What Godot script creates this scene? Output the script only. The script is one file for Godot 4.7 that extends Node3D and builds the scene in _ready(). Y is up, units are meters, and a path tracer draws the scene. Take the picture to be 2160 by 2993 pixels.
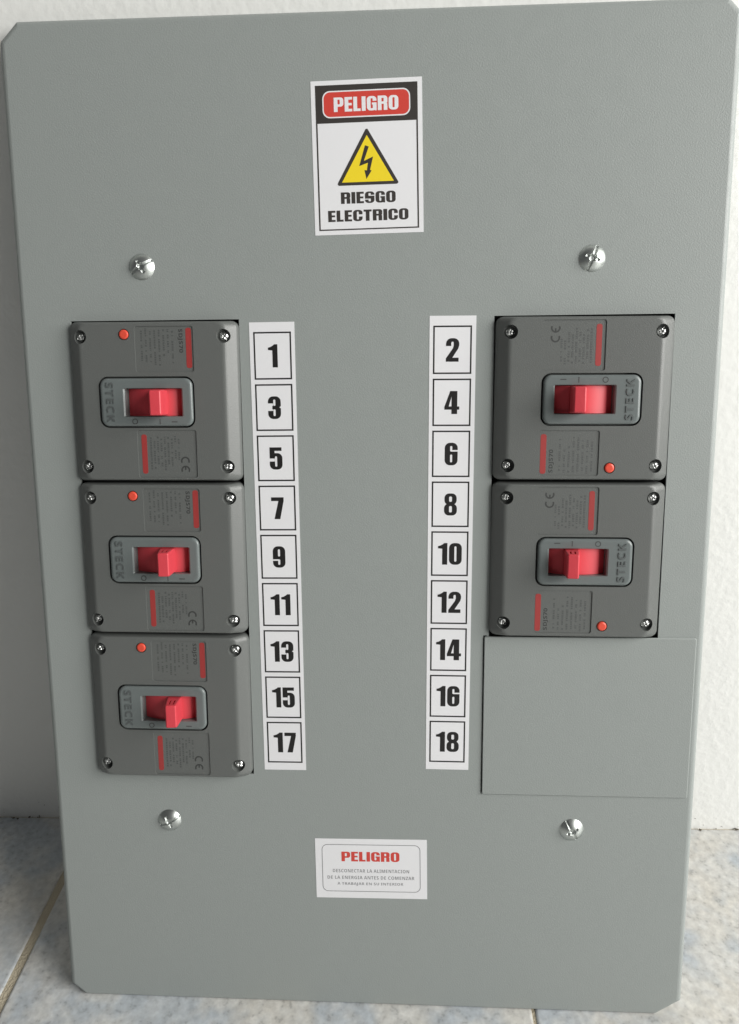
extends Node3D

const MM := 0.001
const LEAN := 0.238            # the panel leans back against the wall
const PW := 344.2               # panel width, height, flange depth (mm)
const PH := 514.6
const PD := 15.0
const WALL_Z := -0.13295
const ROOM_YAW := 0.007

var rng := RandomNumberGenerator.new()
var panel_frame: Transform3D
var M := {}
var used := {}

func _ready() -> void:
	rng.seed = 7
	panel_frame = Transform3D(Basis(Vector3.RIGHT, -LEAN), Vector3(0, 2.5 * MM * sin(LEAN), 2.5 * MM * cos(LEAN)))
	add_camera()
	add_environment()
	add_window_light()
	make_materials()
	build_floor()
	build_wall()
	build_panel()
	build_breakers()
	build_number_strips()
	build_warning_sign()
	build_small_sign()
	build_dirt()

# ------------------------------------------------------------------ camera, light
func add_camera() -> void:
	var c := Camera3D.new()
	c.name = "camera"
	var b := Basis(Vector3(0.99857235, -0.00737743, -0.0529041), Vector3(-0.00096939, 0.98775051, -0.15603844), Vector3(0.05340721, 0.15586695, 0.98633319))
	c.transform = panel_frame * Transform3D(b.orthonormalized(), Vector3(22.7065, 340.765, 380.7981) * MM)
	c.keep_aspect = Camera3D.KEEP_HEIGHT
	c.fov = rad_to_deg(2.0 * atan(1496.5 / 2230.636))
	c.near = 0.01
	c.far = 50.0
	add_child(c)
	c.current = true

func add_environment() -> void:
	var e := Environment.new()
	e.background_mode = Environment.BG_COLOR
	e.background_color = Color(0.082, 0.083, 0.084).linear_to_srgb()
	e.tonemap_mode = Environment.TONE_MAPPER_LINEAR
	e.tonemap_exposure = 1.03
	e.sdfgi_enabled = true
	e.ssao_enabled = true
	e.ssil_enabled = true
	var w := WorldEnvironment.new()
	w.name = "environment"
	w.environment = e
	add_child(w)

func add_window_light() -> void:
	# the daylight of a wide window in the side wall to the right of the panel
	var l := AreaLight3D.new()
	l.name = "window_daylight"
	l.area_size = Vector2(1.5, 1.2)
	l.light_color = Color(1.0, 0.995, 0.98)
	l.light_energy = 6.2
	l.area_range = 12.0
	l.area_attenuation = 2.0
	l.shadow_enabled = true
	add_child(l)
	l.look_at_from_position(Vector3(1.5, 1.0, 0.84), Vector3(0.0, 0.8, 0.7))

# ------------------------------------------------------------------ helpers
func numbered(called: String) -> String:
	var n: int = used.get(called, 0)
	used[called] = n + 1
	return called if n == 0 else "%s_%03d" % [called, n]

func thing(called: String, label: String, category: String, at: Transform3D, group := "") -> Node3D:
	var o := Node3D.new()
	o.name = numbered(called)
	add_child(o)
	o.transform = at
	tag(o, label, category, group)
	return o

func tag(o: Node, label: String, category: String, group := "") -> void:
	o.set_meta("label", label)
	o.set_meta("category", category)
	if group != "":
		o.set_meta("group", group)

func part(called: String, mesh: Mesh, mat: Material, parent: Node3D, at := Transform3D.IDENTITY) -> MeshInstance3D:
	var o := MeshInstance3D.new()
	o.name = called
	o.mesh = mesh
	o.transform = at
	if mat:
		o.material_override = mat
	parent.add_child(o, true)
	return o

func on_panel(x: float, y: float, turn := 0.0, z := 0.0) -> Transform3D:
	return panel_frame * Transform3D(Basis(Vector3.BACK, turn), Vector3(x, y, z) * MM)

func st_new() -> SurfaceTool:
	var st := SurfaceTool.new()
	st.begin(Mesh.PRIMITIVE_TRIANGLES)
	return st

func done(st: SurfaceTool) -> ArrayMesh:
	st.generate_normals()
	return st.commit()

# a, b, c run anticlockwise seen from outside, in millimetres
func tri(st: SurfaceTool, a: Vector3, b: Vector3, c: Vector3) -> void:
	for p in [a, c, b]:
		st.set_uv(Vector2(p.x, p.y) * MM)
		st.add_vertex(p * MM)

func quad(st: SurfaceTool, a: Vector3, b: Vector3, c: Vector3, d: Vector3) -> void:
	tri(st, a, b, c)
	tri(st, a, c, d)

func v3(p: Vector2, z: float) -> Vector3:
	return Vector3(p.x, p.y, z)

func rounded(hw: float, hh: float, r: float, c := Vector2.ZERO, n := 6) -> PackedVector2Array:
	var out := PackedVector2Array()
	var rr := maxf(minf(r, minf(hw, hh) - 0.001), 0.001)
	for k in 4:
		var m := Vector2(hw - rr, hh - rr) * Vector2([1, -1, -1, 1][k], [1, 1, -1, -1][k])
		for i in n + 1:
			var a := PI / 2 * (k + float(i) / n)
			out.append(c + m + Vector2(cos(a), sin(a)) * rr)
	return out

func circle(r: float, n: int, c := Vector2.ZERO) -> PackedVector2Array:
	var out := PackedVector2Array()
	for i in n:
		out.append(c + Vector2(r, 0).rotated(TAU * i / n))
	return out

func cap(st: SurfaceTool, pts: PackedVector2Array, z: float, up := true) -> void:
	st.set_smooth_group(-1)
	var ids := Geometry2D.triangulate_polygon(pts)
	for i in range(0, ids.size(), 3):
		var a := pts[ids[i]]
		var b := pts[ids[i + 1]]
		var c := pts[ids[i + 2]]
		var ccw := (b - a).cross(c - a) > 0
		if ccw == up:
			tri(st, v3(a, z), v3(b, z), v3(c, z))
		else:
			tri(st, v3(a, z), v3(c, z), v3(b, z))

# rings: [points, z] from the lowest to the highest, all with the same number of points
func loft(st: SurfaceTool, rings: Array, top := true, bottom := false, by_side := false) -> void:
	for i in rings.size() - 1:
		var lo: PackedVector2Array = rings[i][0]
		var hi: PackedVector2Array = rings[i + 1][0]
		for k in lo.size():
			var j := (k + 1) % lo.size()
			st.set_smooth_group(k + 1 if by_side else 1)
			quad(st, v3(lo[k], rings[i][1]), v3(lo[j], rings[i][1]), v3(hi[j], rings[i + 1][1]), v3(hi[k], rings[i + 1][1]))
	if top:
		cap(st, rings[-1][0], rings[-1][1])
	if bottom:
		cap(st, rings[0][0], rings[0][1], false)

# a thin sheet (paper, ink) with its edges
func sheet(pts: PackedVector2Array, z0: float, z1: float) -> ArrayMesh:
	var st := st_new()
	cap(st, pts, z1)
	st.set_smooth_group(-1)
	for k in pts.size():
		var j := (k + 1) % pts.size()
		quad(st, v3(pts[k], z0), v3(pts[j], z0), v3(pts[j], z1), v3(pts[k], z1))
	return done(st)

# a frame between two outlines with the same number of points
func frame(outer: PackedVector2Array, inner: PackedVector2Array, z0: float, z1: float) -> ArrayMesh:
	var st := st_new()
	st.set_smooth_group(-1)
	for k in outer.size():
		var j := (k + 1) % outer.size()
		quad(st, v3(outer[k], z1), v3(outer[j], z1), v3(inner[j], z1), v3(inner[k], z1))
		quad(st, v3(outer[k], z0), v3(outer[j], z0), v3(outer[j], z1), v3(outer[k], z1))
		quad(st, v3(inner[j], z0), v3(inner[k], z0), v3(inner[k], z1), v3(inner[j], z1))
	return done(st)

func rect(x0: float, y0: float, x1: float, y1: float) -> PackedVector2Array:
	return PackedVector2Array([Vector2(x0, y0), Vector2(x1, y0), Vector2(x1, y1), Vector2(x0, y1)])

var fonts := {}
func font(bold: float, spacing: int) -> Font:
	var key := [bold, spacing]
	if not fonts.has(key):
		var s := SystemFont.new()
		s.font_names = PackedStringArray(["Droid Sans"])
		s.font_weight = 700
		var f := FontVariation.new()
		f.base_font = s
		f.variation_embolden = bold
		f.spacing_glyph = spacing
		fonts[key] = f
	return fonts[key]

# lettering fitted into a box: centre, width and height in millimetres
func lettering(called: String, text: String, parent: Node3D, mat: Material, c: Vector2, w: float, h: float, z: float, turn := 0.0, bold := 0.0, spacing := 0, depth := 0.08) -> MeshInstance3D:
	var t := TextMesh.new()
	t.font = font(bold, spacing)
	t.font_size = 64
	t.pixel_size = 0.001
	t.curve_step = 1.0
	t.depth = 0.01
	t.text = text
	var bb := t.get_aabb()
	var sc := Vector3(w * MM / bb.size.x, h * MM / bb.size.y, depth * MM / bb.size.z)
	var b := Basis(Vector3.BACK, turn) * Basis.from_scale(sc)
	var mid := bb.get_center()
	var at := Vector3(c.x, c.y, z + depth / 2) * MM - b * mid
	return part(called, t, mat, parent, Transform3D(b, at))

# ------------------------------------------------------------------ heavy condensed print
func box_at(x0: float, y0: float, x1: float, y1: float, r := 0.0) -> PackedVector2Array:
	if r <= 0.0:
		return rect(x0, y0, x1, y1)
	return rounded((x1 - x0) / 2, (y1 - y0) / 2, r, Vector2(x0 + x1, y0 + y1) / 2, 5)

func poly(flat: Array) -> PackedVector2Array:
	var out := PackedVector2Array()
	for i in range(0, flat.size(), 2):
		out.append(Vector2(flat[i], flat[i + 1]))
	return out

# width and steps of one character: + adds an outline, - cuts one away
func character(ch: String) -> Array:
	var w := 0.57
	var l := 0.64
	match ch:
		"0":
			return [w, [["+", box_at(0, 0, w, 1, 0.23)], ["-", box_at(0.236, 0.14, w - 0.236, 0.85, 0.055)]]]
		"1":
			return [0.42, [["+", poly([0.42, 0, 0.42, 1, 0.28, 1, 0.21, 0.94, 0.11, 0.885, 0, 0.855, 0, 0.755, 0.19, 0.735, 0.19, 0])]]]
		"2":
			return [w, [["+", poly([0, 0.67, 0, 0.78, 0.03, 0.88, 0.1, 0.96, 0.2, 1, 0.36, 1, 0.46, 0.97, 0.54, 0.89, 0.57, 0.79, 0.57, 0.69, 0.53, 0.56, 0.28, 0.17, 0.55, 0.17, 0.55, 0, 0, 0, 0, 0.14, 0.3, 0.57, 0.334, 0.68, 0.334, 0.8, 0.32, 0.85, 0.25, 0.85, 0.225, 0.8, 0.225, 0.67])]]]
		"3":
			return [w, [["+", box_at(0, 0, w, 1, 0.23)], ["-", box_at(0.236, 0.58, 0.334, 0.86, 0.05)], ["-", box_at(0.236, 0.13, 0.334, 0.43, 0.05)], ["-", rect(-0.1, 0.36, 0.19, 0.69)], ["-", rect(0.18, 0.36, 0.23, 0.43)], ["-", rect(0.18, 0.58, 0.23, 0.69)], ["-", poly([0.5, 0.515, 0.6, 0.44, 0.6, 0.59])]]]
		"4":
			return [0.65, [["+", poly([0.31, 0, 0.56, 0, 0.56, 0.19, 0.65, 0.19, 0.65, 0.33, 0.56, 0.33, 0.56, 1, 0.25, 1, 0, 0.31, 0, 0.19, 0.31, 0.19])], ["-", poly([0.31, 0.33, 0.19, 0.33, 0.31, 0.76])]]]
		"5":
			return [w, [["+", box_at(0, 0, w, 0.74, 0.22)], ["+", rect(0, 0.5, 0.225, 1)], ["+", rect(0.2, 0.84, 0.54, 1)], ["-", box_at(0.236, 0.13, 0.334, 0.6, 0.05)], ["-", rect(-0.1, 0.365, 0.23, 0.5)]]]
		"6":
			return [w, [["+", box_at(0, 0, w, 1, 0.23)], ["-", box_at(0.236, 0.13, 0.334, 0.48, 0.05)], ["-", box_at(0.236, 0.61, 0.334, 0.86, 0.05)], ["-", rect(0.28, 0.61, 0.7, 0.68)]]]
		"7":
			return [0.52, [["+", poly([0, 1, 0.52, 1, 0.52, 0.84, 0.36, 0, 0.12, 0, 0.3, 0.83, 0, 0.83])]]]
		"8":
			return [w, [["+", box_at(0, 0, w, 0.54, 0.21)], ["+", box_at(0.015, 0.48, w - 0.015, 1, 0.21)], ["-", box_at(0.22, 0.62, 0.35, 0.86, 0.05)], ["-", box_at(0.22, 0.14, 0.35, 0.43, 0.05)]]]
		"9":
			return [w, [["+", box_at(0, 0, w, 1, 0.23)], ["-", box_at(0.236, 0.52, 0.334, 0.86, 0.05)], ["-", box_at(0.236, 0.13, 0.334, 0.39, 0.05)], ["-", rect(-0.1, 0.32, 0.29, 0.39)]]]
		"P":
			return [l, [["+", box_at(0, 0.36, l, 1, 0.2)], ["+", rect(0, 0, 0.25, 1)], ["-", box_at(0.25, 0.52, 0.4, 0.85, 0.05)]]]
		"R":
			return [l, [["+", box_at(0, 0.4, l, 1, 0.2)], ["+", rect(0, 0, 0.25, 1)], ["+", box_at(l - 0.25, -0.2, l - 0.01, 0.52, 0.1)], ["-", rect(0, -0.3, 1, 0)], ["-", box_at(0.25, 0.59, 0.39, 0.84, 0.03)], ["-", rect(0.25, -0.1, 0.39, 0.43)], ["-", poly([l - 0.07, 0.49, l + 0.2, 0.36, l + 0.2, 0.6])]]]
		"E":
			return [0.5, [["+", rect(0, 0, 0.25, 1)], ["+", rect(0.25, 0, 0.5, 0.18)], ["+", rect(0.25, 0.42, 0.47, 0.59)], ["+", rect(0.25, 0.82, 0.5, 1)]]]
		"L":
			return [0.47, [["+", rect(0, 0, 0.25, 1)], ["+", rect(0.25, 0, 0.47, 0.18)]]]
		"I":
			return [0.26, [["+", rect(0, 0, 0.26, 1)]]]
		"T":
			return [0.54, [["+", rect(0, 0.82, 0.54, 1)], ["+", rect(0.145, 0, 0.395, 0.82)]]]
		"O":
			return [l, [["+", box_at(0, 0, l, 1, 0.25)], ["-", box_at(0.25, 0.15, l - 0.25, 0.85, 0.06)]]]
		"C":
			return [l, [["+", box_at(0, 0, l, 1, 0.25)], ["-", box_at(0.25, 0.15, l - 0.25, 0.85, 0.06)], ["-", rect(0.3, 0.4, 1, 0.6)]]]
		"G":
			return [l, [["+", box_at(0, 0, l, 1, 0.25)], ["-", box_at(0.25, 0.15, l - 0.25, 0.85, 0.06)], ["-", rect(0.32, 0.55, 1, 0.66)], ["+", rect(0.33, 0.41, l - 0.2, 0.55)], ["+", rect(l - 0.12, 0, l, 0.3)]]]
		"S":
			return [l, [["+", box_at(0, 0, l, 1, 0.25)], ["-", box_at(0.24, 0.62, 0.4, 0.86, 0.05)], ["-", rect(0.32, 0.62, 1, 0.7)], ["-", box_at(0.24, 0.14, 0.4, 0.38, 0.05)], ["-", rect(-0.1, 0.3, 0.32, 0.38)]]]
	return [0.2, []]

# flat print fitted into a box: centre, width and height in millimetres
func print_text(called: String, text: String, parent: Node3D, mat: Material, c: Vector2, w: float, h: float, z: float, gap := 0.08) -> MeshInstance3D:
	var st := st_new()
	var total := -gap
	for ch in text:
		total += float(character(ch)[0]) + gap
	var sc := Vector2(w / total, h)
	var x := 0.0
	for ch in text:
		var g := character(ch)
		var mid: float = float(g[0]) / 2
		if ch == "4":
			mid = 0.25
		for half in [rect(-1, -1, mid, 2), rect(mid, -1, 3, 2)]:
			var have: Array[PackedVector2Array] = []
			for s in g[1]:
				if s[0] == "+":
					var add := Geometry2D.intersect_polygons(s[1], half)
					for e in have.duplicate():
						var left: Array[PackedVector2Array] = []
						for a in add:
							left.append_array(Geometry2D.clip_polygons(a, e))
						add = left
					have.append_array(add)
				else:
					var left: Array[PackedVector2Array] = []
					for e in have:
						left.append_array(Geometry2D.clip_polygons(e, s[1]))
					have = left
			for e in have:
				var pts := PackedVector2Array()
				for p in e:
					pts.append(c + (p + Vector2(x - total / 2, -0.5)) * sc)
				cap(st, pts, z)
		x += float(g[0]) + gap
	return part(called, done(st), mat, parent)

# ------------------------------------------------------------------ materials
func lin(r: float, g: float, b: float) -> Color:
	return Color(r, g, b).linear_to_srgb()

func plain(r: float, g: float, b: float, rough: float, metal := 0.0) -> StandardMaterial3D:
	var m := StandardMaterial3D.new()
	m.albedo_color = lin(r, g, b)
	m.roughness = rough
	m.metallic = metal
	return m

func noise(seed_: int, freq: float, octaves := 4, kind := FastNoiseLite.TYPE_SIMPLEX_SMOOTH) -> FastNoiseLite:
	var n := FastNoiseLite.new()
	n.seed = seed_
	n.frequency = freq
	n.noise_type = kind
	n.fractal_type = FastNoiseLite.FRACTAL_FBM if octaves > 1 else FastNoiseLite.FRACTAL_NONE
	n.fractal_octaves = octaves
	return n

func normal_from(img: Image, strength: float) -> ImageTexture:
	img.convert(Image.FORMAT_RGBA8)
	img.bump_map_to_normal_map(strength)
	img.generate_mipmaps()
	return ImageTexture.create_from_image(img)

func triplanar(m: StandardMaterial3D, repeat_m: float) -> void:
	m.uv1_triplanar = true
	m.uv1_triplanar_sharpness = 8.0
	m.uv1_scale = Vector3.ONE / repeat_m

func make_materials() -> void:
	var coat := plain(0.294, 0.318, 0.308, 0.64)
	coat.normal_enabled = true
	coat.normal_texture = normal_from(noise(3, 0.09, 3).get_seamless_image(512, 512), 2.2)
	coat.normal_scale = 0.3
	# handling marks: patches that shine a little more or less
	var rough := noise(8, 0.012, 4).get_seamless_image(256, 256)
	rough.convert(Image.FORMAT_RGBA8)
	for y in 256:
		for x in 256:
			var t := rough.get_pixel(x, y).r
			var g := 0.70 + 0.1 * smoothstep(0.25, 0.75, t)
			rough.set_pixel(x, y, Color(g, g, g))
	coat.roughness_texture = ImageTexture.create_from_image(rough)
	triplanar(coat, 0.045)
	M.coat = coat
	var shell := plain(0.127, 0.134, 0.129, 0.36)
	shell.normal_enabled = true
	shell.normal_texture = normal_from(noise(5, 0.2, 2).get_seamless_image(256, 256), 1.5)
	shell.normal_scale = 0.35
	triplanar(shell, 0.03)
	M.shell = shell
	M.escutcheon = plain(0.15, 0.171, 0.17, 0.3)
	M.raised = plain(0.1, 0.112, 0.112, 0.4)
	M.red = plain(0.63, 0.054, 0.072, 0.45)
	M.button = plain(0.75, 0.085, 0.05, 0.35)
	M.bar = plain(0.34, 0.04, 0.038, 0.5)
	M.print = plain(0.045, 0.047, 0.046, 0.6)
	M.faint = plain(0.083, 0.088, 0.086, 0.6)
	M.zinc = plain(0.58, 0.61, 0.59, 0.38, 1.0)
	M.steel = plain(0.62, 0.63, 0.62, 0.25, 1.0)
	M.dark = plain(0.012, 0.013, 0.013, 0.6)
	M.paper = plain(0.79, 0.79, 0.81, 0.5)
	M.ink = plain(0.012, 0.011, 0.011, 0.45)
	M.soft_ink = plain(0.035, 0.03, 0.028, 0.5)
	M.header = plain(0.04, 0.035, 0.032, 0.5)
	M.sign_red = plain(0.62, 0.06, 0.045, 0.45)
	M.sign_yellow = plain(0.88, 0.68, 0.025, 0.45)
	M.grey_ink = plain(0.22, 0.22, 0.23, 0.5)
	M.crumb = plain(0.09, 0.075, 0.055, 0.9)

# ------------------------------------------------------------------ floor
func build_floor() -> void:
	var floor_node := Node3D.new()
	floor_node.name = "floor"
	floor_node.rotation.y = ROOM_YAW
	floor_node.set_meta("kind", "structure")
	floor_node.set_meta("label", "mottled grey and beige ceramic tile floor")
	add_child(floor_node)
	# mottled glaze: 0.6 m of it, each tile takes its own piece
	var n := 1024
	var big := noise(11, 0.006, 4)
	var mid := noise(12, 0.024, 4)
	var fine := noise(13, 0.09, 3)
	var grain := noise(14, 0.3, 2)
	var a := big.get_seamless_image(n, n)
	var b := mid.get_seamless_image(n, n)
	var c := fine.get_seamless_image(n, n)
	var d := grain.get_seamless_image(n, n)
	var da := a.get_data()
	var db := b.get_data()
	var dc := c.get_data()
	var dd := d.get_data()
	var buf := PackedByteArray()
	buf.resize(n * n * 3)
	var blue := Vector3(0.45, 0.485, 0.515)
	var beige := Vector3(0.59, 0.57, 0.525)
	var pale := Vector3(0.59, 0.6, 0.595)
	for i in n * n:
		var t := clampf((da[i] / 255.0 - 0.5) * 2.2 + (db[i] / 255.0 - 0.5) * 1.3 + 0.5, 0, 1)
		var col := blue.lerp(beige, t)
		var u := clampf((db[i] / 255.0 - 0.35) * 1.6, 0, 1)
		col = col.lerp(pale, u * 0.75)
		var g := (dc[i] / 255.0 - 0.5) * 0.42 + (dd[i] / 255.0 - 0.5) * 0.16
		col *= 1.0 + g
		var sp := dc[i] / 255.0 + dd[i] / 255.0 * 0.5
		if sp < 0.42:
			col *= 0.84
		var out := Color(col.x, col.y, col.z).linear_to_srgb()
		buf[i * 3] = clampi(int(out.r * 255), 0, 255)
		buf[i * 3 + 1] = clampi(int(out.g * 255), 0, 255)
		buf[i * 3 + 2] = clampi(int(out.b * 255), 0, 255)
	var img := Image.create_from_data(n, n, false, Image.FORMAT_RGB8, buf)
	img.generate_mipmaps()
	var glaze := StandardMaterial3D.new()
	glaze.albedo_texture = ImageTexture.create_from_image(img)
	glaze.roughness = 0.42
	glaze.uv1_scale = Vector3(1, 1, 1)
	glaze.normal_enabled = true
	glaze.normal_texture = normal_from(noise(15, 0.05, 4).get_seamless_image(512, 512), 2.0)
	glaze.normal_scale = 0.25
	var grout := plain(0.5, 0.44, 0.33, 0.9)
	grout.normal_enabled = true
	grout.normal_texture = normal_from(noise(16, 0.1, 4).get_seamless_image(256, 256), 3.0)
	triplanar(grout, 0.05)
	var bed := BoxMesh.new()
	bed.size = Vector3(2.74, 0.05, 1.6)
	part("grout_bed", bed, grout, floor_node, Transform3D(Basis.IDENTITY, Vector3(0, -0.0260, WALL_Z + 0.8)))
	# joints between tiles: the one left of the panel is wide, the others narrow
	var xs := [-1428.0, -1124.0, -820.0, -514.0, -210.6, 91.5, 394.0, 700.0, 1004.0, 1308.0]
	var zs := [-132.9, 128.0, 432.0, 736.0, 1040.0, 1344.0]
	for i in xs.size() - 1:
		for j in zs.size() - 1:
			var gl := 2.6 if i == 4 else 0.9
			var gr := 2.6 if i == 3 else 0.9
			var x0: float = xs[i] + gl
			var x1: float = xs[i + 1] - gr
			var z0: float = zs[j] + (0.6 if j == 0 else 1.2)
			var z1: float = zs[j + 1] - 1.2
			part("tile", tile_mesh(x0, x1, z0, z1), glaze, floor_node)

func tile_mesh(x0: float, x1: float, z0: float, z1: float) -> ArrayMesh:
	var st := st_new()
	var off := Vector2(rng.randf(), rng.randf())
	var steps := [[0.0, -4.0], [0.0, -1.2], [0.25, -0.55], [0.75, -0.15], [1.6, 0.0]]
	var cx := (x0 + x1) / 2
	var cz := (z0 + z1) / 2
	var rings := []
	for s in steps:
		rings.append(rounded((x1 - x0) / 2 - s[0], (z1 - z0) / 2 - s[0], 1.8, Vector2.ZERO, 3))
	var put := func(p: Vector2, y: float) -> void:
		st.set_uv(p * MM / 0.6 + off)
		st.add_vertex(Vector3(cx + p.x, y, cz - p.y) * MM)
	st.set_smooth_group(1)
	for i in rings.size() - 1:
		var lo: PackedVector2Array = rings[i]
		var hi: PackedVector2Array = rings[i + 1]
		for k in lo.size():
			var j := (k + 1) % lo.size()
			for q in [[lo[k], 0], [hi[j], 1], [lo[j], 0], [lo[k], 0], [hi[k], 1], [hi[j], 1]]:
				put.call(q[0], steps[i + q[1]][1])
	st.set_smooth_group(-1)
	var top: PackedVector2Array = rings[-1]
	for k in top.size():
		var j := (k + 1) % top.size()
		put.call(Vector2.ZERO, 0.0)
		put.call(top[j], 0.0)
		put.call(top[k], 0.0)
	st.generate_normals()
	st.generate_tangents()
	return st.commit()

# ------------------------------------------------------------------ wall
func build_wall() -> void:
	var n := 1024
	var h := Image.create(n, n, false, Image.FORMAT_L8)
	var broad := noise(21, 0.012, 3).get_seamless_image(n, n).get_data()
	var lumps := noise(22, 0.05, 4).get_seamless_image(n, n).get_data()
	var pits := noise(23, 0.035, 2, FastNoiseLite.TYPE_CELLULAR).get_seamless_image(n, n).get_data()
	var buf := PackedByteArray()
	buf.resize(n * n)
	for i in n * n:
		var v := 0.35 * broad[i] / 255.0 + 0.45 * lumps[i] / 255.0
		v -= 0.25 * maxf(0.0, 0.35 - pits[i] / 255.0)
		v += 0.25 * maxf(0.0, lumps[i] / 255.0 - 0.68)
		buf[i] = clampi(int(v * 255), 0, 255)
	h = Image.create_from_data(n, n, false, Image.FORMAT_L8, buf)
	var m := plain(0.86, 0.865, 0.84, 0.75)
	m.normal_enabled = true
	m.normal_texture = normal_from(h, 3.0)
	m.normal_scale = 0.42
	triplanar(m, 0.36)
	var box := BoxMesh.new()
	box.size = Vector3(2.74, 1.5, 0.12)
	var w := part("wall", box, m, self, Transform3D(Basis(Vector3.UP, ROOM_YAW), Basis(Vector3.UP, ROOM_YAW) * Vector3(0, 0.702, WALL_Z - 0.06)))
	w.set_meta("kind", "structure")
	w.set_meta("label", "rough white plastered wall behind the panel")

# ------------------------------------------------------------------ panel
func inset(pts: PackedVector2Array, d: float) -> PackedVector2Array:
	var out := PackedVector2Array()
	var n := pts.size()
	for i in n:
		var a := pts[(i + n - 1) % n]
		var b := pts[i]
		var c := pts[(i + 1) % n]
		var n1 := (b - a).normalized().rotated(PI / 2)
		var n2 := (c - b).normalized().rotated(PI / 2)
		var bis := (n1 + n2).normalized()
		out.append(b + bis * d / bis.dot(n1))
	return out

func inset_each(pts: PackedVector2Array, d: Array) -> PackedVector2Array:
	var out := PackedVector2Array()
	var n := pts.size()
	for i in n:
		var e1 := (pts[i] - pts[(i + n - 1) % n]).normalized()
		var e2 := (pts[(i + 1) % n] - pts[i]).normalized()
		var a: Vector2 = pts[i] + e1.rotated(PI / 2) * d[(i + n - 1) % n]
		var b: Vector2 = pts[i] + e2.rotated(PI / 2) * d[i]
		out.append(a + e1 * ((b - a).cross(e2) / e1.cross(e2)))
	return out

const HOLES := [[-146.0, -61.4, 137.5, 376.3], [63.1, 148.6, 137.5, 376.4]]

const SLIT := [60.3, 62.2, 129.4, 216.3]

func build_panel() -> void:
	var p := thing("electrical_panel", "grey powder coated steel panel cover leaning against the white wall", "electrical panel", panel_frame)
	var w := PW / 2
	var oct := PackedVector2Array([Vector2(-w + 8, -0.4), Vector2(w - 13, -0.4), Vector2(w, 8.3), Vector2(w, PH - 6.5), Vector2(w - 6.5, PH), Vector2(-w + 9, PH), Vector2(-w, PH - 9), Vector2(-w, 6.8)])
	var st := st_new()
	# the lower flange is cut back so that the cover stands on its front edge
	var rear := PackedVector2Array()
	for q in oct:
		rear.append(Vector2(q.x, maxf(q.y, 3.3)))
	var rings := [[rear, -PD], [oct, -3.2]]
	for i in range(1, 7):
		var a := PI / 2 * i / 6.0
		var d := 3.2 * (1 - cos(a))
		rings.append([inset_each(oct, [d * 0.4, d * 0.7, d, d, d, d, d, d * 0.7]), -3.2 + 3.2 * sin(a)])
	loft(st, rings, false, false, true)
	# inner lip of the flange, seen from behind
	var lip := inset(oct, 12.0)
	st.set_smooth_group(-1)
	for k in oct.size():
		var j := (k + 1) % oct.size()
		quad(st, v3(rear[j], -PD), v3(rear[k], -PD), v3(lip[k], -PD), v3(lip[j], -PD))
	var face: PackedVector2Array = rings[-1][0]
	var a0: Array = HOLES[0]
	var a1: Array = HOLES[1]
	for r in [rect(-500, -10, a0[0], 900), rect(a0[0], a0[3], a0[1], 900), rect(a0[0], -10, a0[1], a0[2]), rect(a0[1], -10, SLIT[0], 900), rect(SLIT[0], SLIT[3], SLIT[1], 900), rect(SLIT[0], -10, SLIT[1], SLIT[2]), rect(SLIT[1], -10, a1[0], 900), rect(a1[0], a1[3], a1[1], 900), rect(a1[0], -10, a1[1], a1[2]), rect(a1[1], -10, 500, 900)]:
		for piece in Geometry2D.intersect_polygons(face, r):
			cap(st, piece, 0.0)
	for hh in HOLES + [SLIT]:
		var q := rect(hh[0], hh[2], hh[1], hh[3])
		st.set_smooth_group(-1)
		for k in 4:
			var j := (k + 1) % 4
			quad(st, v3(q[j], -1.5), v3(q[k], -1.5), v3(q[k], 0), v3(q[j], 0))
	part("cover_plate", done(st), M.coat, p)
	part("back_plate", sheet(inset(oct, 3.6), -14.6, -13.6), M.dark, p)
	# blank plate over the free place under the right breakers
	var bp := st_new()
	var c := Vector2(114.2, 172.4)
	loft(bp, [[rounded(53.4, 43.5, 0.6, c, 2), 0.0], [rounded(53.4, 43.5, 0.6, c, 2), 0.75], [rounded(53.1, 43.2, 0.5, c, 2), 0.95]])
	part("blanking_plate", done(bp), M.coat, p)
	var screw := screw_mesh(6.3, 2.9, 64, 0.55, 0.8)
	var turns := [-1.05, -0.38, -1.12, 0.5]
	var spots := [Vector2(-108.5, 401.7), Vector2(108.5, 402.3), Vector2(-108.8, 109.4), Vector2(108.8, 109.1)]
	for i in 4:
		part("cover_screw", screw, M.zinc, p, Transform3D(Basis(Vector3.BACK, turns[i]), v3(spots[i], 0.0) * MM))

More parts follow.
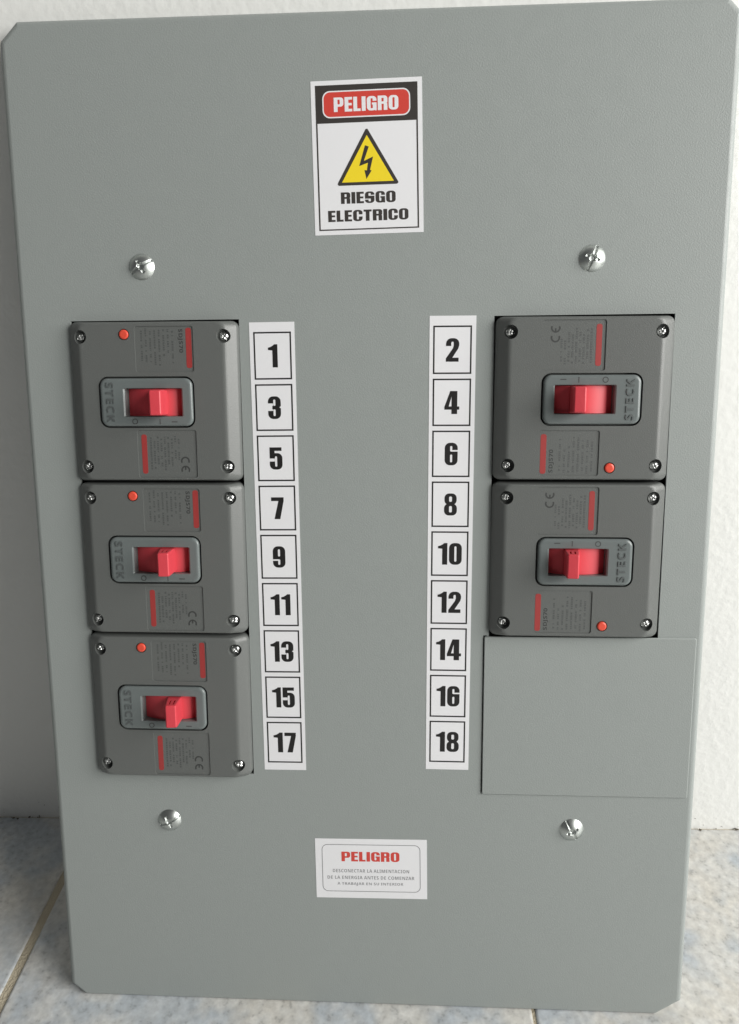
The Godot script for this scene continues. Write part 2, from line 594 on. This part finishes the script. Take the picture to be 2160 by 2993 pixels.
# a domed screw head with a slot and a cross
func screw_mesh(r: float, dome: float, n: int, slot: float, deep: float) -> ArrayMesh:
	var st := st_new()
	var ball := (r * r + dome * dome) / (2 * dome)
	var height := func(p: Vector2) -> float:
		var q := p.length()
		var z := sqrt(maxf(ball * ball - q * q, 0)) - ball + dome
		var cut := 0.0
		var sx := absf(p.x)
		var sy := absf(p.y)
		cut = maxf(cut, deep * smoothstep(slot + 0.16, slot - 0.12, sx) * smoothstep(r * 0.98, r * 0.9, sy))
		cut = maxf(cut, deep * 1.25 * smoothstep(slot + 0.12, slot - 0.12, sy) * smoothstep(r * 0.56, r * 0.42, sx))
		cut = maxf(cut, deep * 2.0 * smoothstep(r * 0.3, r * 0.14, q))
		return z - cut
	var pt := func(i: int, j: int) -> Vector3:
		var u := 2.0 * i / n - 1
		var v := 2.0 * j / n - 1
		var p := Vector2(u * sqrt(1 - v * v / 2), v * sqrt(1 - u * u / 2)) * r
		return v3(p, height.call(p))
	st.set_smooth_group(1)
	for i in n:
		for j in n:
			quad(st, pt.call(i, j), pt.call(i + 1, j), pt.call(i + 1, j + 1), pt.call(i, j + 1))
	st.set_smooth_group(2)
	var rim := circle(r, 48)
	loft(st, [[rim, -0.6], [rim, 0.02]], false)
	return done(st)

# ------------------------------------------------------------------ breakers
func bake(base: ArrayMesh, mat: Material, cuts: Array) -> ArrayMesh:
	var body := CSGMesh3D.new()
	body.name = "solid"
	body.mesh = base
	body.material = mat
	for m in cuts:
		var c := CSGMesh3D.new()
		c.name = "cut"
		c.mesh = m
		c.material = mat
		c.operation = CSGShape3D.OPERATION_SUBTRACTION
		body.add_child(c, true)
	add_child(body)
	body._update_shape()
	var out := body.bake_static_mesh()
	remove_child(body)
	body.free()
	return out

# soft normals across gentle folds, hard ones across sharp edges
func smoothed(m: ArrayMesh, limit_deg := 34.0) -> ArrayMesh:
	var v: PackedVector3Array = m.surface_get_arrays(0)[Mesh.ARRAY_VERTEX]
	var idx = m.surface_get_arrays(0)[Mesh.ARRAY_INDEX]
	var order := PackedInt32Array()
	if idx == null or idx.size() == 0:
		order = PackedInt32Array(range(v.size()))
	else:
		order = idx
	var fold := cos(deg_to_rad(limit_deg))
	var flat := PackedVector3Array()
	var at := {}
	for t in range(0, order.size(), 3):
		var nn := (v[order[t + 2]] - v[order[t]]).cross(v[order[t + 1]] - v[order[t]])
		flat.append(nn)
		for k in 3:
			var key := Vector3i((v[order[t + k]] * 2000000.0).round())
			if not at.has(key):
				at[key] = PackedInt32Array()
			at[key].append(flat.size() - 1)
	var st := st_new()
	for t in range(0, order.size(), 3):
		var own := flat[t / 3]
		if own.length_squared() < 1e-24:
			continue
		var un := own.normalized()
		for k in 3:
			var p := v[order[t + k]]
			var sum := Vector3.ZERO
			for f in at[Vector3i((p * 2000000.0).round())]:
				if flat[f].length_squared() > 1e-24 and flat[f].normalized().dot(un) > fold:
					sum += flat[f]
			st.set_uv(Vector2(p.x, p.y))
			st.set_normal(sum.normalized())
			st.add_vertex(p)
	return st.commit()

func solid(outline: PackedVector2Array, z0: float, z1: float) -> ArrayMesh:
	var st := st_new()
	loft(st, [[outline, z0], [outline, z1]], true, true)
	return done(st)

const FACE := 6.0

func make_breaker() -> Node3D:
	var o := Node3D.new()
	# housing: rounded long sides, four counterbores, two label recesses, a pocket for the escutcheon
	var rings := [[rounded(42.3, 39.35, 3.6), -12.0], [rounded(42.3, 39.35, 3.6), 0.6]]
	for p in [[0.25, 0.05, 1.5], [0.7, 0.12, 2.2], [1.2, 0.2, 2.65], [5.3, 0.7, 5.35], [5.9, 0.95, 5.68], [6.5, 1.2, 5.88], [7.1, 1.45, 5.98], [7.6, 1.6, FACE]]:
		rings.append([rounded(42.3 - p[0], 39.35 - p[1], 3.4), p[2]])
	var st := st_new()
	loft(st, rings, true, true)
	var pocket := rounded(24.0, 12.6, 4.6, Vector2(3.5, -0.05))
	var cuts := [solid(pocket, 1.5, 9.0)]
	var corners := [Vector2(-35.6, 31.9), Vector2(35.6, 31.9), Vector2(-35.6, -31.9), Vector2(35.6, -31.9)]
	for c in corners:
		cuts.append(solid(circle(3.35, 28, c), 2.6, 9.0))
	cuts.append(solid(rounded(14.95, 11.9, 1.2, Vector2(-5.7, 25.5)), FACE - 0.45, 9.0))
	cuts.append(solid(rounded(14.5, 11.0, 1.2, Vector2(-6.3, -25.75)), FACE - 0.45, 9.0))
	cuts.append(solid(circle(2.75, 24, Vector2(13.46, -32.9)), FACE - 1.2, 9.0))
	part("housing", smoothed(bake(done(st), M.shell, cuts)), M.shell, o)
	# escutcheon
	var e := Vector2(3.5, -0.05)
	var es := st_new()
	var er := [[rounded(23.1, 11.75, 3.8, e), 1.0], [rounded(23.1, 11.75, 3.8, e), FACE - 0.1]]
	for i in range(1, 6):
		var a := PI / 2 * i / 5.0
		er.append([rounded(23.1 - 1.6 * (1 - cos(a)), 11.75 - 1.6 * (1 - cos(a)), 3.8 - 1.6 * (1 - cos(a)), e), FACE - 0.1 + 1.15 * sin(a)])
	loft(es, er, true, true)
	var well := st_new()
	loft(well, [[rounded(14.2, 6.75, 0.5), 1.3], [rounded(14.2, 6.75, 0.5), FACE + 0.5], [rounded(15.6, 7.3, 0.8), FACE + 1.6]], true, true)
	var top := FACE + 1.05
	var esc := part("escutcheon", smoothed(bake(done(es), M.escutcheon, [done(well)])), M.escutcheon, o)
	lettering("maker_lettering", "STECK", esc, M.raised, Vector2(21.4, -0.1), 19.4, 3.9, top - 0.05, PI / 2, 0.0, 4, 0.38)
	part("on_mark", sheet(rect(-11.8, 9.3, -8.9, 9.75), top, top + 0.04), M.print, esc)
	part("position_mark", sheet(rect(-3.25, 8.0, -2.85, 10.7), top, top + 0.04), M.print, esc)
	part("off_mark", frame(circle(1.45, 20, Vector2(9.5, 9.3)), circle(1.02, 20, Vector2(9.5, 9.3)), top, top + 0.04), M.print, esc)
	# toggle: a drum behind the opening with a lever standing on it
	var tg := Node3D.new()
	tg.name = "toggle"
	o.add_child(tg, true)
	var drum := st_new()
	var r := 26.0
	var cz := FACE - 0.4 - r
	drum.set_smooth_group(1)
	for i in 32:
		var a0 := -0.62 + 1.24 * i / 32.0
		var a1 := -0.62 + 1.24 * (i + 1) / 32.0
		quad(drum, Vector3(r * sin(a0), -6.6, cz + r * cos(a0)), Vector3(r * sin(a1), -6.6, cz + r * cos(a1)), Vector3(r * sin(a1), 6.6, cz + r * cos(a1)), Vector3(r * sin(a0), 6.6, cz + r * cos(a0)))
	part("drum", done(drum), M.red, tg)
	var lv := st_new()
	loft(lv, [[rounded(4.1, 6.3, 0.8), r - 2.0], [rounded(3.7, 6.25, 0.8), r + 1.2], [rounded(2.95, 6.1, 0.8), r + 10.9], [rounded(2.65, 5.85, 0.7), r + 11.7], [rounded(2.2, 5.4, 0.5), r + 12.0]], true, true)
	var notches := []
	for s in [-1, 1]:
		for x in [-1.05, 1.05]:
			notches.append(solid(rounded(0.42, 0.9, 0.1, Vector2(x, s * 6.2)), r + 5.0, r + 10.3))
	part("lever", smoothed(bake(done(lv), M.red, notches)), M.red, tg, Transform3D(Basis(Vector3.UP, deg_to_rad(-6.5)), Vector3(0, 0, cz) * MM))
	# label areas
	var lz := FACE - 0.45
	var red_a := rounded(1.35, 9.8, 1.1, Vector2(5.95, 25.6))
	var red_b := rounded(1.4, 9.65, 1.1, Vector2(-18.5, -26.25))
	part("red_bar", sheet(red_a, lz, lz + 0.06), M.bar, o)
	part("red_bar", sheet(red_b, lz, lz + 0.06), M.bar, o)
	part("conformity_mark", mark(lz + 0.05), M.print, o)
	lettering("model_number", "SDJS70", o, M.print, Vector2(-14.4, -29.7), 11.4, 2.5, lz, PI / 2, 0.0, 0, 0.05)
	part("rating_text", rows(-12.4, 3.4, 16.6, 34.6, 9, 0.55), M.faint, o, Transform3D(Basis.IDENTITY, Vector3(0, 0, lz * MM))).set_meta("kind", "stuff")
	part("rating_text", rows(-11.6, 6.0, -36.0, -17.0, 8, 0.4), M.faint, o, Transform3D(Basis.IDENTITY, Vector3(0, 0, lz * MM))).set_meta("kind", "stuff")
	# trip button and screws
	var bt := st_new()
	var bc := Vector2(13.46, -32.9)
	loft(bt, [[circle(2.3, 24, bc), FACE - 1.4], [circle(2.3, 24, bc), FACE + 0.15], [circle(2.05, 24, bc), FACE + 0.4], [circle(1.5, 24, bc), FACE + 0.5]])
	part("trip_button", done(bt), M.button, o)
	var sm := screw_mesh(2.15, 1.0, 22, 0.32, 0.5)
	var k := 0
	for c in corners:
		k += 1
		part("corner_screw", sm, M.steel, o, Transform3D(Basis(Vector3.BACK, k * 1.3), Vector3(c.x, c.y, 3.4) * MM))
	return o

# the two round letters of the conformity mark, reading upwards
func mark(z: float) -> ArrayMesh:
	var st := st_new()
	for g in 2:
		var c := Vector2(-14.5, [29.1, 33.6][g])
		for i in 14:
			var a0 := deg_to_rad(205.0 - 230.0 * i / 14.0 - 0.0 + 0.0)
			var a1 := deg_to_rad(205.0 - 230.0 * (i + 1) / 14.0)
			var d0 := Vector2(cos(a0 + PI), sin(a0 + PI))
			var d1 := Vector2(cos(a1 + PI), sin(a1 + PI))
			cap(st, PackedVector2Array([c + d0 * 2.25, c + d1 * 2.25, c + d1 * 1.5, c + d0 * 1.5]), z)
		if g == 1:
			cap(st, rect(c.x - 0.36, c.y - 1.6, c.x + 0.36, c.y - 0.1), z)
	return done(st)

# lines of print too small to read, running up the label
func rows(x0: float, x1: float, y0: float, y1: float, n: int, gap: float) -> ArrayMesh:
	var st := st_new()
	for i in n:
		var x := lerpf(x0, x1, (i + 0.5) / n)
		var y := y0 + rng.randf() * 1.5
		var stop := y1 - rng.randf() * 6.0
		while y < stop:
			var l := rng.randf_range(0.35, 1.0)
			if rng.randf() > 0.12:
				cap(st, rect(x - 0.42, y, x + 0.42, minf(y + l, y1)), 0.05)
			y += l + rng.randf_range(0.2, gap)
			if rng.randf() < 0.12:
				y += 1.4
	return done(st)

func build_breakers() -> void:
	var b := make_breaker()
	var names := [
		["grey circuit breaker with red toggle at the top of the left column of three", 0, 0],
		["grey circuit breaker with red toggle in the middle of the left column of three", 0, 1],
		["grey circuit breaker with red toggle at the bottom of the left column of three", 0, 2],
		["grey circuit breaker with red toggle, upper of the right pair", 1, 0],
		["grey circuit breaker with red toggle directly above the blank plate", 1, 1]]
	for e in names:
		var o: Node3D = b if e[1] == 0 and e[2] == 0 else b.duplicate()
		o.name = numbered("circuit_breaker")
		add_child(o)
		var x: float = 105.85 - 0.0057 * 79.66 * e[2] if e[1] == 1 else -103.9 - 0.0 * e[2]
		var y: float = 336.25 - 79.66 * e[2]
		o.transform = on_panel(x, y, (PI - 0.0034) if e[1] == 0 else -0.0057)
		tag(o, e[0], "circuit breaker", "circuit breakers on the grey panel")

# ------------------------------------------------------------------ stickers
func build_number_strips() -> void:
	make_strip(-45.18, 370.1, 0.0046, 1, "white sticker strip of odd numbers beside three breakers", 1.94, 1.76)
	make_strip(43.11, 372.06, -0.004, 2, "white sticker strip of even numbers beside two breakers", 1.82, 2.0)

func make_strip(x: float, y: float, turn: float, first: int, label: String, ml: float, mr: float) -> void:
	var o := thing("number_strip", label, "sticker", on_panel(x, y, turn), "number strips between the breakers")
	var hw := 9.35
	part("paper", sheet(rect(-hw - ml, -8 * 25.33 - 23.1 - 4.1, hw + mr, 4.65), 0.0, 0.12), M.paper, o)
	var cell := frame(rect(-hw, -23.1, hw, 0), rect(-hw + 0.75, -22.35, hw - 0.75, -0.75), 0.12, 0.16)
	for k in 9:
		var c := part("number_cell", cell, M.ink, o, Transform3D(Basis.IDENTITY, Vector3(0, -25.33 * k, 0) * MM))
		var s := str(first + 2 * k)
		var w := 0.9 * (s.length() - 1)
		for ch in s:
			w += 4.7 if ch == "1" else (7.3 if ch == "4" else 6.4)
		print_text("numeral", s, c, M.ink, Vector2(0.1, -11.6), w, 11.2, 0.17)

func build_warning_sign() -> void:
	var o := thing("warning_sign", "white PELIGRO RIESGO ELECTRICO sticker with yellow lightning triangle", "warning sign", on_panel(2.45, 449.7, 0.0155))
	part("paper", sheet(rect(-25.95, -34.4, 25.95, 34.4), 0.0, 0.12), M.paper, o)
	var z := 0.12
	part("border", frame(rect(-23.9, -32.4, 23.85, 15.75), rect(-23.2, -31.8, 23.15, 15.75), z, z + 0.05), M.header, o)
	var hd := part("header", sheet(rect(-23.9, 15.75, 23.85, 32.4), z, z + 0.05), M.header, o)
	var pc := Vector2(-0.1, 23.9)
	part("badge_outline", frame(rounded(20.5, 5.95, 3.4, pc), rounded(19.95, 5.4, 2.95, pc), z + 0.05, z + 0.09), M.paper, hd)
	part("badge", sheet(rounded(19.95, 5.4, 2.95, pc), z + 0.05, z + 0.08), M.sign_red, hd)
	print_text("danger_lettering", "PELIGRO", hd, M.paper, Vector2(-0.2, 23.75), 30.2, 6.3, z + 0.12)
	var outer := PackedVector2Array([Vector2(-13.9, -12.2), Vector2(13.7, -12.2), Vector2(14.35, -11.6), Vector2(14.1, -10.9), Vector2(0.25, 12.7), Vector2(-0.65, 12.7), Vector2(-14.3, -10.9), Vector2(-14.5, -11.6)])
	var tg := part("warning_triangle", sheet(outer, z, z + 0.04), M.header, o)
	part("yellow_field", sheet(PackedVector2Array([Vector2(-12.4, -10.8), Vector2(12.2, -10.8), Vector2(-0.2, 10.0)]), z + 0.04, z + 0.07), M.sign_yellow, tg)
	var bolt := PackedVector2Array([Vector2(-1.1, 5.5), Vector2(0.65, 4.85), Vector2(-1.75, -1.45), Vector2(2.6, 0.35), Vector2(1.05, -5.6), Vector2(1.75, -5.85), Vector2(-0.75, -9.6), Vector2(-1.6, -5.6), Vector2(-0.45, -5.75), Vector2(0.1, -2.35), Vector2(-4.05, -3.7)])
	part("lightning_bolt", sheet(bolt, z + 0.07, z + 0.1), M.soft_ink, tg)
	print_text("risk_lettering", "RIESGO", o, M.header, Vector2(-0.1, -17.8), 26.0, 5.2, z + 0.05)
	print_text("risk_lettering", "ELECTRICO", o, M.header, Vector2(-0.3, -25.9), 38.3, 5.1, z + 0.05)

func build_small_sign() -> void:
	var o := thing("caution_label", "small white PELIGRO label with red heading low on the panel", "label", on_panel(1.56, 83.3, 0.0105))
	part("paper", sheet(rect(-30.4, -17.6, 30.4, 17.6), 0.0, 0.12), M.paper, o)
	var z := 0.12
	part("border", frame(rounded(26.85, 14.05, 3.2, Vector2(0, 0.3)), rounded(26.5, 13.7, 2.85, Vector2(0, 0.3)), z, z + 0.04), M.grey_ink, o)
	print_text("heading", "PELIGRO", o, M.sign_red, Vector2(-0.3, 7.2), 31.6, 5.7, z + 0.05)
	lettering("text_line", "DESCONECTAR LA ALIMENTACION", o, M.grey_ink, Vector2(-0.15, -1.3), 41.7, 1.95, z, 0.0, -0.5, 2, 0.05)
	lettering("text_line", "DE LA ENERGIA ANTES DE COMENZAR", o, M.grey_ink, Vector2(-0.25, -5.3), 47.5, 1.95, z, 0.0, -0.5, 2, 0.05)
	lettering("text_line", "A TRABAJAR EN SU INTERIOR", o, M.grey_ink, Vector2(-0.6, -9.2), 36.0, 1.95, z, 0.0, -0.5, 2, 0.05)

# ------------------------------------------------------------------ dirt
func build_dirt() -> void:
	var st := st_new()
	var yaw := Basis(Vector3.UP, ROOM_YAW)
	for i in 70:
		var x := rng.randf_range(-330, 330)
		var r := rng.randf_range(0.4, 1.5)
		var c := yaw * Vector3(x, r * 0.4, WALL_Z * 1000 + r * 0.7 + absf(rng.randfn(0, 1.2)))
		if rng.randf() < 0.25:
			c = yaw * Vector3(x, 0.3, rng.randf_range(-110, 60))
			r *= 0.45
		crumb(st, c, r)
	for i in 60:
		var up := absf(rng.randfn(0, 7.0))
		crumb(st, yaw * Vector3(rng.randf_range(-330, 330), up, WALL_Z * 1000), rng.randf_range(0.25, 0.8))
	var o := MeshInstance3D.new()
	o.name = "dirt"
	o.mesh = done(st)
	o.material_override = M.crumb
	o.set_meta("kind", "stuff")
	o.set_meta("label", "dark crumbs of dirt along the foot of the wall")
	o.set_meta("category", "dirt")
	add_child(o)

func crumb(st: SurfaceTool, c: Vector3, r: float) -> void:
	var v := []
	for d in [Vector3.RIGHT, Vector3.UP, Vector3.BACK, Vector3.LEFT, Vector3.DOWN, Vector3.FORWARD]:
		v.append(c + d * r * rng.randf_range(0.5, 1.1) * (0.5 if d.y != 0 else 1.0))
	st.set_smooth_group(-1)
	for f in [[0, 1, 2], [2, 1, 3], [3, 1, 5], [5, 1, 0], [2, 4, 0], [3, 4, 2], [5, 4, 3], [0, 4, 5]]:
		tri(st, v[f[0]], v[f[2]], v[f[1]])
